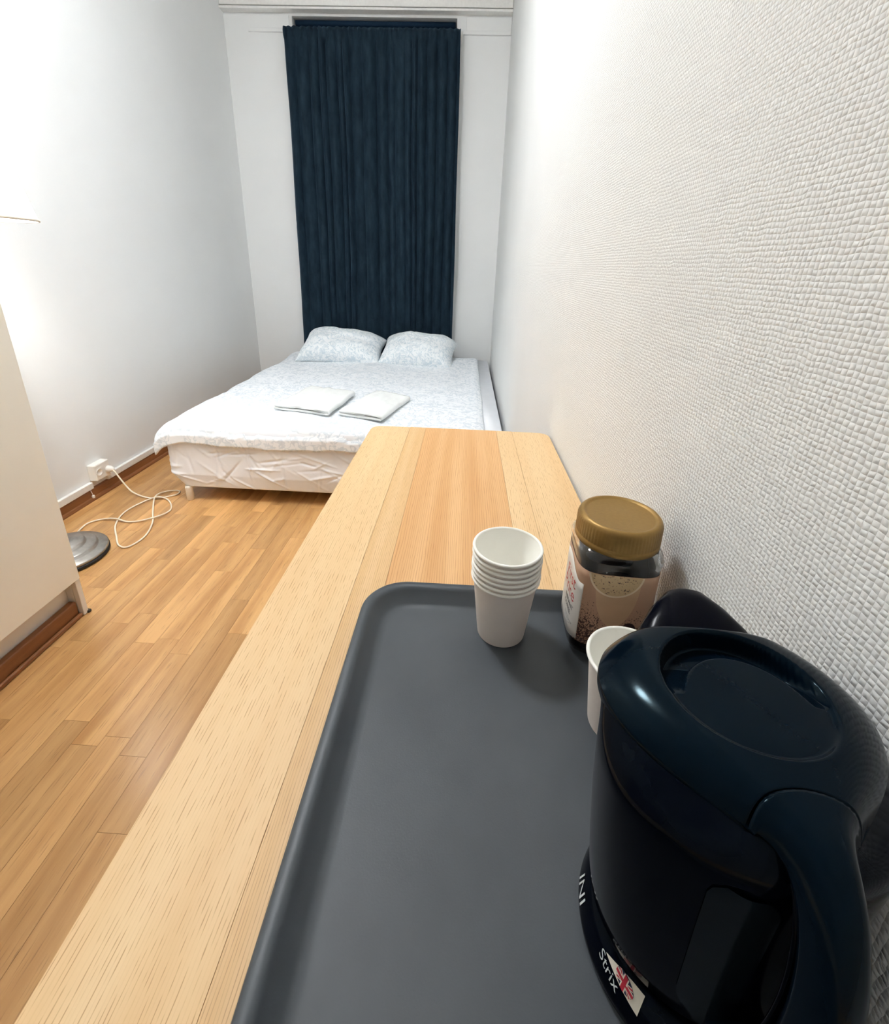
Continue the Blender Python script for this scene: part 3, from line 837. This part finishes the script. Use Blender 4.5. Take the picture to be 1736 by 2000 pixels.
# label film wrapped on the body: map (arc position, height) to the squircle
NS = 720
arc = [(sq(2*math.pi*j/NS, 1, P_)*math.cos(2*math.pi*j/NS)*A_, sq(2*math.pi*j/NS, 1, P_)*math.sin(2*math.pi*j/NS)*A_) for j in range(NS+1)]
cum = [0]
for j in range(NS): cum.append(cum[-1]+math.hypot(arc[j+1][0]-arc[j][0], arc[j+1][1]-arc[j][1]))
PER = cum[-1]
import bisect
def on_jar(s, z, off):
    s = s % PER; j = min(bisect.bisect_right(cum, s)-1, NS-1); t = (s-cum[j])/(cum[j+1]-cum[j])
    x = arc[j][0]+(arc[j+1][0]-arc[j][0])*t; y = arc[j][1]+(arc[j+1][1]-arc[j][1])*t
    tx, ty = arc[j+1][0]-arc[j][0], arc[j+1][1]-arc[j][1]; l_ = math.hypot(tx, ty)
    return (x+ty/l_*off, y-tx/l_*off, z)
S_LEFT, S_FRONT = PER*.5, PER*.75      # centre of the face towards the room, of the face towards the camera
def jar_patch(name, s0, s1, z0f, z1f, mat, off, parent, n=60, m=8):
    V = []; F = []
    for i in range(n+1):
        s = s0+(s1-s0)*i/n; a, b = z0f(i/n), z1f(i/n)
        for j in range(m+1): V.append(on_jar(s, a+(b-a)*j/m, off))
    for i in range(n):
        for j in range(m): F.append((i*(m+1)+j, (i+1)*(m+1)+j, (i+1)*(m+1)+j+1, i*(m+1)+j+1))
    o = mesh_obj(name, V, F, mat, parent, True); md = o.modifiers.new('t', 'SOLIDIFY'); md.thickness = .00012; md.offset = 1
    return o
lab = jar_patch('label', 0, PER, lambda t: .020, lambda t: .1075, M['label_tan'], .00015, jar, 160, 10)
fs = S_LEFT-.0165; fe = S_LEFT+.0365
o = jar_patch('brand_panel', fs-.022, fe, lambda t: .022-.006*math.sin(math.pi*t), lambda t: .090+.012*math.sin(math.pi*min(1, t*1.1)), M['label_white'], .0004, lab)
def jar_text(name, s, size, s0, z0, mat, slant=0, width=1):
    V, F = text_verts(s, size)
    mesh_obj(name, [on_jar(s0+x*width, z0+y+slant*x, .0007) for x, y, z in V], F, mat, lab)
# lettering on the white panel, read from the side towards the room
jar_text('lettering', 'First', .020, S_LEFT-.010, .073, M['label_red'], .06)
jar_text('lettering', 'Price', .020, S_LEFT-.014, .057, M['label_red'], .06)
jar_text('lettering', 'INSTANT', .0075, S_LEFT-.004, .047, M['label_black'], .06)
jar_text('lettering', 'COFFEE', .0075, S_LEFT-.004, .039, M['label_black'], .06)
for q in range(3): jar_patch('text_line', S_LEFT+.004, S_LEFT+.028-.004*q, lambda t, q=q: .0335-.003*q, lambda t, q=q: .0343-.003*q, M['label_grey'], .0007, lab, 10, 1)
# printed coffee cup seen from above: foam disc cut by the shoulder, pale rim, cup side, bean
def jar_disc(name, sc, zc, rx, rz, mat, off, a0=0, a1=2*math.pi, zmax=.1072, n=48, hole=0):
    V = []; F = []; rows = 7
    for k in range(rows+1):
        q = hole+(1-hole)*k/rows
        for i in range(n+1):
            a = a0+(a1-a0)*i/n
            V.append(on_jar(sc+rx*q*math.cos(a), min(zmax, zc+rz*q*math.sin(a)), off))
    for k in range(rows):
        for i in range(n): F.append((k*(n+1)+i, k*(n+1)+i+1, (k+1)*(n+1)+i+1, (k+1)*(n+1)+i))
    mesh_obj(name, V, F, mat, lab, True)
SC = S_FRONT-.006
jar_disc('printed_cup', SC+.003, .098, .021, .052, M['label_cup'], .0004, math.pi, 2*math.pi, n=40)
jar_disc('printed_foam', SC, .110, .0245, .026, M['foam'], .0006, math.pi*.98, 2*math.pi*1.005)
jar_disc('printed_rim', SC, .110, .0262, .0278, M['foam_rim'], .0008, math.pi*.98, 2*math.pi*1.005, hole=.93)
jar_disc('printed_bean', S_FRONT+.014, .042, .0075, .011, M['label_bean'], .0006)

# ------------------------------------------------------------------ electric kettle
KX, KY = .1485, .168
ket = thing('electric_kettle', 'glossy black plastic electric kettle in the right foreground of the tray', 'kettle', (KX, KY, TRAY_Z+.0003)); ket.rotation_euler = (0, 0, math.radians(-3))
def kring(rx, ry, z, n=96, dy=0): return [(rx*math.cos(2*math.pi*j/n), dy+ry*math.sin(2*math.pi*j/n), z) for j in range(n)]
# power base: foot ring and sloping printed band
pbp = [(.0565, .0), (.0592, .0015), (.0602, .006), (.0600, .008), (.0525, .0260), (.050, .0268)]
V, F = loft([kring(r, r, z) for r, z in pbp]); pbase = mesh_obj('power_base', V, F, M['kettle_gloss'], ket, True)
# body
bp = [(.0480, .0455, .0272), (.0535, .0490, .0285), (.0570, .0510, .036), (.0595, .0522, .050), (.0625, .0530, .075), (.0665, .0540, .115), (.0685, .0545, .145), (.0690, .0550, .158)]
TZ = .186
wpts = [(-.0480, .0160), (-.042, .0225), (-.037, .0280), (-.030, .0365), (-.020, .0475), (-.010, .0560), (.000, .0620), (.010, .0660), (.020, .0675), (.030, .0665), (.040, .0625), (.048, .0570), (.056, .0485), (.0620, .0400)]
def interp(T, x):
    if x <= T[0][0]: return T[0][1]
    for (a, b), (c, d) in zip(T, T[1:]):
        if x <= c:
            t = (x-a)/(c-a); return b+(d-b)*t
    return T[-1][1]
def wy(y):
    return (interp(wpts, y-.002)+interp(wpts, y)+interp(wpts, y+.002)+interp(wpts, y-.004)+interp(wpts, y+.004))/5
def drop_ring(q, z, n=96):
    # blend from the oval body to the teardrop outline of the top
    R_ = []
    for j in range(n):
        th = 2*math.pi*j/n; c, s_ = math.cos(th), math.sin(th)
        y = -.048+.109*(s_+1)/2; x = math.copysign(wy(y)*min(1, abs(c)/.35), c)*.985
        R_.append((.0690*c*(1-q)+x*q, 0.0550*s_*(1-q)+y*q, z))
    return R_
V, F = loft([kring(a, b, z) for a, b, z in bp] + [drop_ring(.25, .163), drop_ring(.6, .167), drop_ring(.95, .1705), drop_ring(1, .1715)]); body = mesh_obj('body', V, F, M['kettle_gloss'], ket, True)
def body_pt(th, z, off):
    for k in range(len(bp)-1):
        if bp[k][2] <= z <= bp[k+1][2]:
            t = (z-bp[k][2])/(bp[k+1][2]-bp[k][2]); a = bp[k][0]+(bp[k+1][0]-bp[k][0])*t; b = bp[k][1]+(bp[k+1][1]-bp[k][1])*t
            return ((a+off)*math.cos(th), (b+off)*math.sin(th), z)
# lighter tongue-shaped panel on the handle side, painting in a reflection
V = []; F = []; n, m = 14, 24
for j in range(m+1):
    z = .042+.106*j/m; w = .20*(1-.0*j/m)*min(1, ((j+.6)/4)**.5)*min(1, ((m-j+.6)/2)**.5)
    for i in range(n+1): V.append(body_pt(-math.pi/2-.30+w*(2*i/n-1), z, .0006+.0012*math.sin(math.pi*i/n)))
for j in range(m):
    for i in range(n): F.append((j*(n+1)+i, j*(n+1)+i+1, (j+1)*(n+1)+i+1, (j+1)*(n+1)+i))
mesh_obj('reflection_panel', V, F, M['body_reflection'], ket, True)
# cap: teardrop top shell from spout to handle root
def cap_z(y): return TZ - .10*max(0, -(y+.01))**1.45*3.0 - .002*max(0, (y-.03)/.03)**2
def cap_pt(y, s):
    w = wy(y); x = s*w
    z = cap_z(y) + .004*(1-s*s) - .0125*abs(s)**5
    if y > .052: z -= .010*((y-.052)/.010)**2
    # round finger dish with a deeper crescent at its far side
    d = math.hypot(x-.001, (y-.014)*1.05)
    if d < .0400:
        q = min(1, (.0400-d)/.0035); q = q*q*(3-2*q)
        far = max(0, (y-.008)/.030)
        z -= q*(.0015+.0012)
        d2 = math.hypot(x-.001, (y-.004)*1.05)
        if d2 > .0305:
            q2 = min(1, (d2-.0305)/.002)*min(1, max(0, (.040-d)/.003)); q2 = q2*q2*(3-2*q2)
            z -= .0095*q2*min(1, far*1.3)
    return (x, y, z)
def cap_part(name, y0, y1, ny, mat, nx=96):
    V = []; F = []; drop = .014
    for j in range(ny+1):
        y = y0+(y1-y0)*j/ny
        for i in range(nx+1):
            s = -1+2*i/nx; s = math.copysign(1-(1-abs(s))**1.5, s)
            V.append(cap_pt(y, s))
    W_ = nx+1
    for j in range(ny):
        for i in range(nx): F.append((j*W_+i, j*W_+i+1, (j+1)*W_+i+1, (j+1)*W_+i))
    # skirt
    edge = [j*W_ for j in range(ny, -1, -1)] + list(range(1, W_)) + [j*W_+nx for j in range(1, ny+1)] + [ny*W_+i for i in range(nx-1, 0, -1)]
    k0 = len(V); E = len(edge)
    for lev, (dz, sc_) in enumerate(((-.004, 1.0), (-.012, .975), (-.018, .92))):
        for e in edge:
            x, y, z = V[e]; yc = (y0+y1)/2
            V.append((x*sc_, yc+(y-yc)*(1-(1-sc_)*.6), z+dz))
    prev = edge
    for lev in range(3):
        cur = [k0+lev*E+i for i in range(E)]
        for i in range(E): F.append((prev[i], prev[(i+1) % E], cur[(i+1) % E], cur[i]))
        prev = cur
    F.append(tuple(prev))
    bm = bmesh.new(); vs = [bm.verts.new(v) for v in V]
    for f in F: bm.faces.new([vs[i] for i in f])
    return from_bm(name, bm, mat, ket, True)
# lid with a curved front seam: the seam is an arc bulging to the spout, built by warping the row positions
def seam_y(s): return -.0345 - .0075*abs(s)**1.8
def lid_mesh():
    V = []; F = []; nx, ny = 120, 150
    for j in range(ny+1):
        for i in range(nx+1):
            s = -1+2*i/nx; s = math.copysign(1-(1-abs(s))**1.6, s)
            y0 = seam_y(s); y = y0+(.0620-y0)*j/ny
            V.append(cap_pt(y, s))
    W_ = nx+1
    for j in range(ny):
        for i in range(nx): F.append((j*W_+i, j*W_+i+1, (j+1)*W_+i+1, (j+1)*W_+i))
    edge = [j*W_ for j in range(ny, -1, -1)] + list(range(1, W_)) + [j*W_+nx for j in range(1, ny+1)] + [ny*W_+i for i in range(nx-1, 0, -1)]
    k0 = len(V); E = len(edge)
    for dz, sc_ in ((-.0025, 1.004), (-.006, 1.0), (-.011, .975), (-.018, .90)):
        for e in edge:
            x, y, z = V[e]; V.append((x*sc_, .012+(y-.012)*(1-(1-sc_)*.8), z+dz))
    prev = edge
    for lev in range(4):
        cur = [k0+lev*E+i for i in range(E)]
        for i in range(E): F.append((prev[i], prev[(i+1) % E], cur[(i+1) % E], cur[i]))
        prev = cur
    F.append(tuple(prev))
    bm = bmesh.new(); vs = [bm.verts.new(v) for v in V]
    for f in F: bm.faces.new([vs[i] for i in f])
    return from_bm('lid', bm, M['kettle_satin'], ket, True)
lid_mesh()
# spout: hooded beak on the far side, below the lid
sp_r = []
for t, (yy, zt, zb, w) in enumerate(((.040, .172, .120, .046), (.055, .180, .130, .042), (.066, .186, .142, .035), (.078, .189, .156, .025), (.087, .190, .170, .014), (.0905, .188, .178, .006))):
    r_ = []
    for k in range(28):
        a = 2*math.pi*k/28; c, s = math.cos(a), math.sin(a)
        r_.append((w*math.copysign(abs(c)**.8, c), yy, (zt+zb)/2+(zt-zb)/2*math.copysign(abs(s)**.7, s)))
    sp_r.append(r_)
V, F = loft(sp_r); mesh_obj('spout', V, F, M['kettle_dark'], ket, True)
# handle: broad root behind the lid seam, sweeping down to the foot of the body
hp = [(-.0365, TZ-.0016, .0290), (-.044, TZ-.0023, .0205), (-.052, TZ-.0040, .0150), (-.0605, TZ-.0085, .0120), (-.0695, TZ-.0180, .0106), (-.0775, TZ-.036, .0100), (-.0825, TZ-.060, .0100), (-.0840, TZ-.086, .0106), (-.0820, TZ-.110, .0115), (-.0745, TZ-.133, .0126), (-.062, TZ-.147, .0145), (-.046, TZ-.1515, .0165)]
H_ = []
for i in range(len(hp)-1):
    a, b, c, d = [Vector(hp[max(0, min(len(hp)-1, k))]) for k in (i-1, i, i+1, i+2)]
    for q in range(6):
        t = q/6; H_.append(.5*((2*b)+(c-a)*t+(2*a-5*b+4*c-d)*t*t+(3*b-a-3*c+d)*t**3))
H_.append(Vector(hp[-1])); rings = []
def h_frame(i):
    p, q = H_[max(0, i-1)], H_[min(len(H_)-1, i+1)]
    ty, tz = q[0]-p[0], q[1]-p[1]; l_ = math.hypot(ty, tz); return tz/l_, -ty/l_     # outward normal
NH = 24
for i, h in enumerate(H_):
    ny_, nz_ = h_frame(i); r_ = []
    if i == 0: ny_, nz_ = 0, 1
    kx = max(0, 1-i/10)
    for k in range(NH+1):                       # crowned outer face, same section as the lid
        s_ = math.sin(-math.pi/2+math.pi*k/NH); v = .004*(1-s_*s_)-.0100*abs(s_)**4
        p_ = Vector((h[2]*s_, h[0]+ny_*v, h[1]+nz_*v))
        if i < 9:                               # leaves the lid seam flush
            c_ = Vector(cap_pt(seam_y(s_)-.0007-.0012*i, s_)); q_ = i/9; q_ = q_*q_*(3-2*q_); p_ = c_.lerp(p_, q_)
        r_.append(tuple(p_))
    for k in range(1, NH):                      # rounded inner face
        s_ = math.sin(math.pi/2-math.pi*k/NH); v = -.0100-.0062*math.sqrt(max(0, 1-s_*s_))
        r_.append((h[2]*s_, h[0]+ny_*v, h[1]+nz_*v))
    rings.append(r_)
V, F = loft(rings); hd = mesh_obj('handle', V, F, M['kettle_satin'], ket, True)
# dark inner grip strip along the inside of the handle
rings = []
for i in range(14, 56):
    h = H_[i]; ny_, nz_ = h_frame(i)
    rings.append([(h[2]*.78*math.cos(2*math.pi*k/20), h[0]-ny_*(.0152+.0022*(1-math.sin(2*math.pi*k/20))), h[1]-nz_*(.0152+.0022*(1-math.sin(2*math.pi*k/20)))) for k in range(20)])
V, F = loft(rings); mesh_obj('inner_grip', V, F, M['kettle_gloss'], hd, True)
# prints: silver letters on the body foot, script and flag sticker on the base band
def wrap_body(V, th0, z0, off):
    return [body_pt(th0+x/.058, z0+y, off) for x, y, z in V]
def band_pt(s, h, off):
    """sloping band of the power base: s = arc from the -x axis towards the camera, h = 0..1 up the slope"""
    th = math.pi+s/.058; r = .0600+(.0525-.0600)*h+off*.9; z = .008+.0180*h+off*.4
    return (r*math.cos(th), r*math.sin(th), z)
V, F = text_verts('INI', .0095); mesh_obj('lettering', [band_pt(x*1.35-.018, .04+y/.0197, .0004) for x, y, z in V], F, M['print_silver'], pbase)
V, F = text_verts('Strix', .0082); mesh_obj('lettering', [band_pt(x+.0205, .36-.010*x/.001*1.0+y/.0197, .0004) for x, y, z in V], F, M['print_silver'], pbase)
S0, S1 = .0235, .0480
st = []; SF = []; n = 24
for i in range(n+1):
    u = i/n; lo = .66-.30*u; hi = .68+.32*math.sin(math.pi/2*min(1, u*1.15))
    for j in range(9): st.append(band_pt(S0+(S1-S0)*u, lo+(hi-lo)*j/8, .0004))
for i in range(n):
    for j in range(8): SF.append((i*9+j, (i+1)*9+j, (i+1)*9+j+1, i*9+j+1))
stk = mesh_obj('sticker', st, SF, M['sticker'], pbase, True)
FS, FH = .0375, .725
def st_poly(name, P, mat, off):
    """small flat print, polygon in metres around the flag centre"""
    bm = bmesh.new(); bm.faces.new([bm.verts.new((a, b, 0)) for a, b in P])
    bmesh.ops.triangulate(bm, faces=bm.faces[:])
    for _ in range(2): bmesh.ops.subdivide_edges(bm, edges=bm.edges[:], cuts=1)
    for v in bm.verts: v.co = band_pt(FS+v.co.x, FH-.012*v.co.x/.001+v.co.y/.0197, off)
    from_bm(name, bm, mat, stk)
RX, RZ = .0062, .0042
def clipd(P):
    """keep the print inside the round emblem"""
    out = []
    for p, q in P:
        l_ = math.hypot(p/RX, q/RZ); k_ = min(1, 1/l_) if l_ > 0 else 1
        out.append((p*k_, q*k_))
    return out
st_poly('flag_field', [(RX*math.cos(a*math.pi/16), RZ*math.sin(a*math.pi/16)) for a in range(32)], M['flag_blue'], .0007)
for ang in (35, -35):
    ca, sa = math.cos(math.radians(ang)), math.sin(math.radians(ang))
    for hw, mt, of in ((.0010, M['sticker'], .0009), (.00045, M['flag_red'], .0010)):
        st_poly('flag_saltire', clipd([(1.25*(p*ca-q*sa), (p*sa+q*ca)) for p, q in ((-.006, -hw), (.006, -hw), (.006, hw), (-.006, hw))]), mt, of)
for hw, mt, of in ((.00155, M['sticker'], .0011), (.00095, M['flag_red'], .0012)):
    for P in ([(-.0066, -hw), (.0066, -hw), (.0066, hw), (-.0066, hw)], [(-hw*1.2, -.0044), (hw*1.2, -.0044), (hw*1.2, .0044), (-hw*1.2, .0044)]):
        st_poly('flag_cross', clipd(P), mt, of)

# ------------------------------------------------------------------ ceiling lamp (above the frame)
cl_ = thing('ceiling_lamp', 'round flush opal ceiling lamp over the middle of the floor', 'lamp', (-.84, 1.36, ZC-.09))
V, F = lathe([(.05, 0), (.13, .015), (.165, .045), (.17, .075)], 48); 
t = NT('lit_opal_glass'); t.set(Base_Color=(.9, .9, .88), Roughness=.4); t.b.inputs['Emission Color'].default_value = (*LIGHT_COL, 1); t.b.inputs['Emission Strength'].default_value = CEIL_W
mesh_obj('opal_bowl', V, F, t.m, cl_, True)
V, F = lathe([(.17, .0755), (.175, .076), (.175, .089)], 48); mesh_obj('mount', V, F, M['trim'], cl_, True)
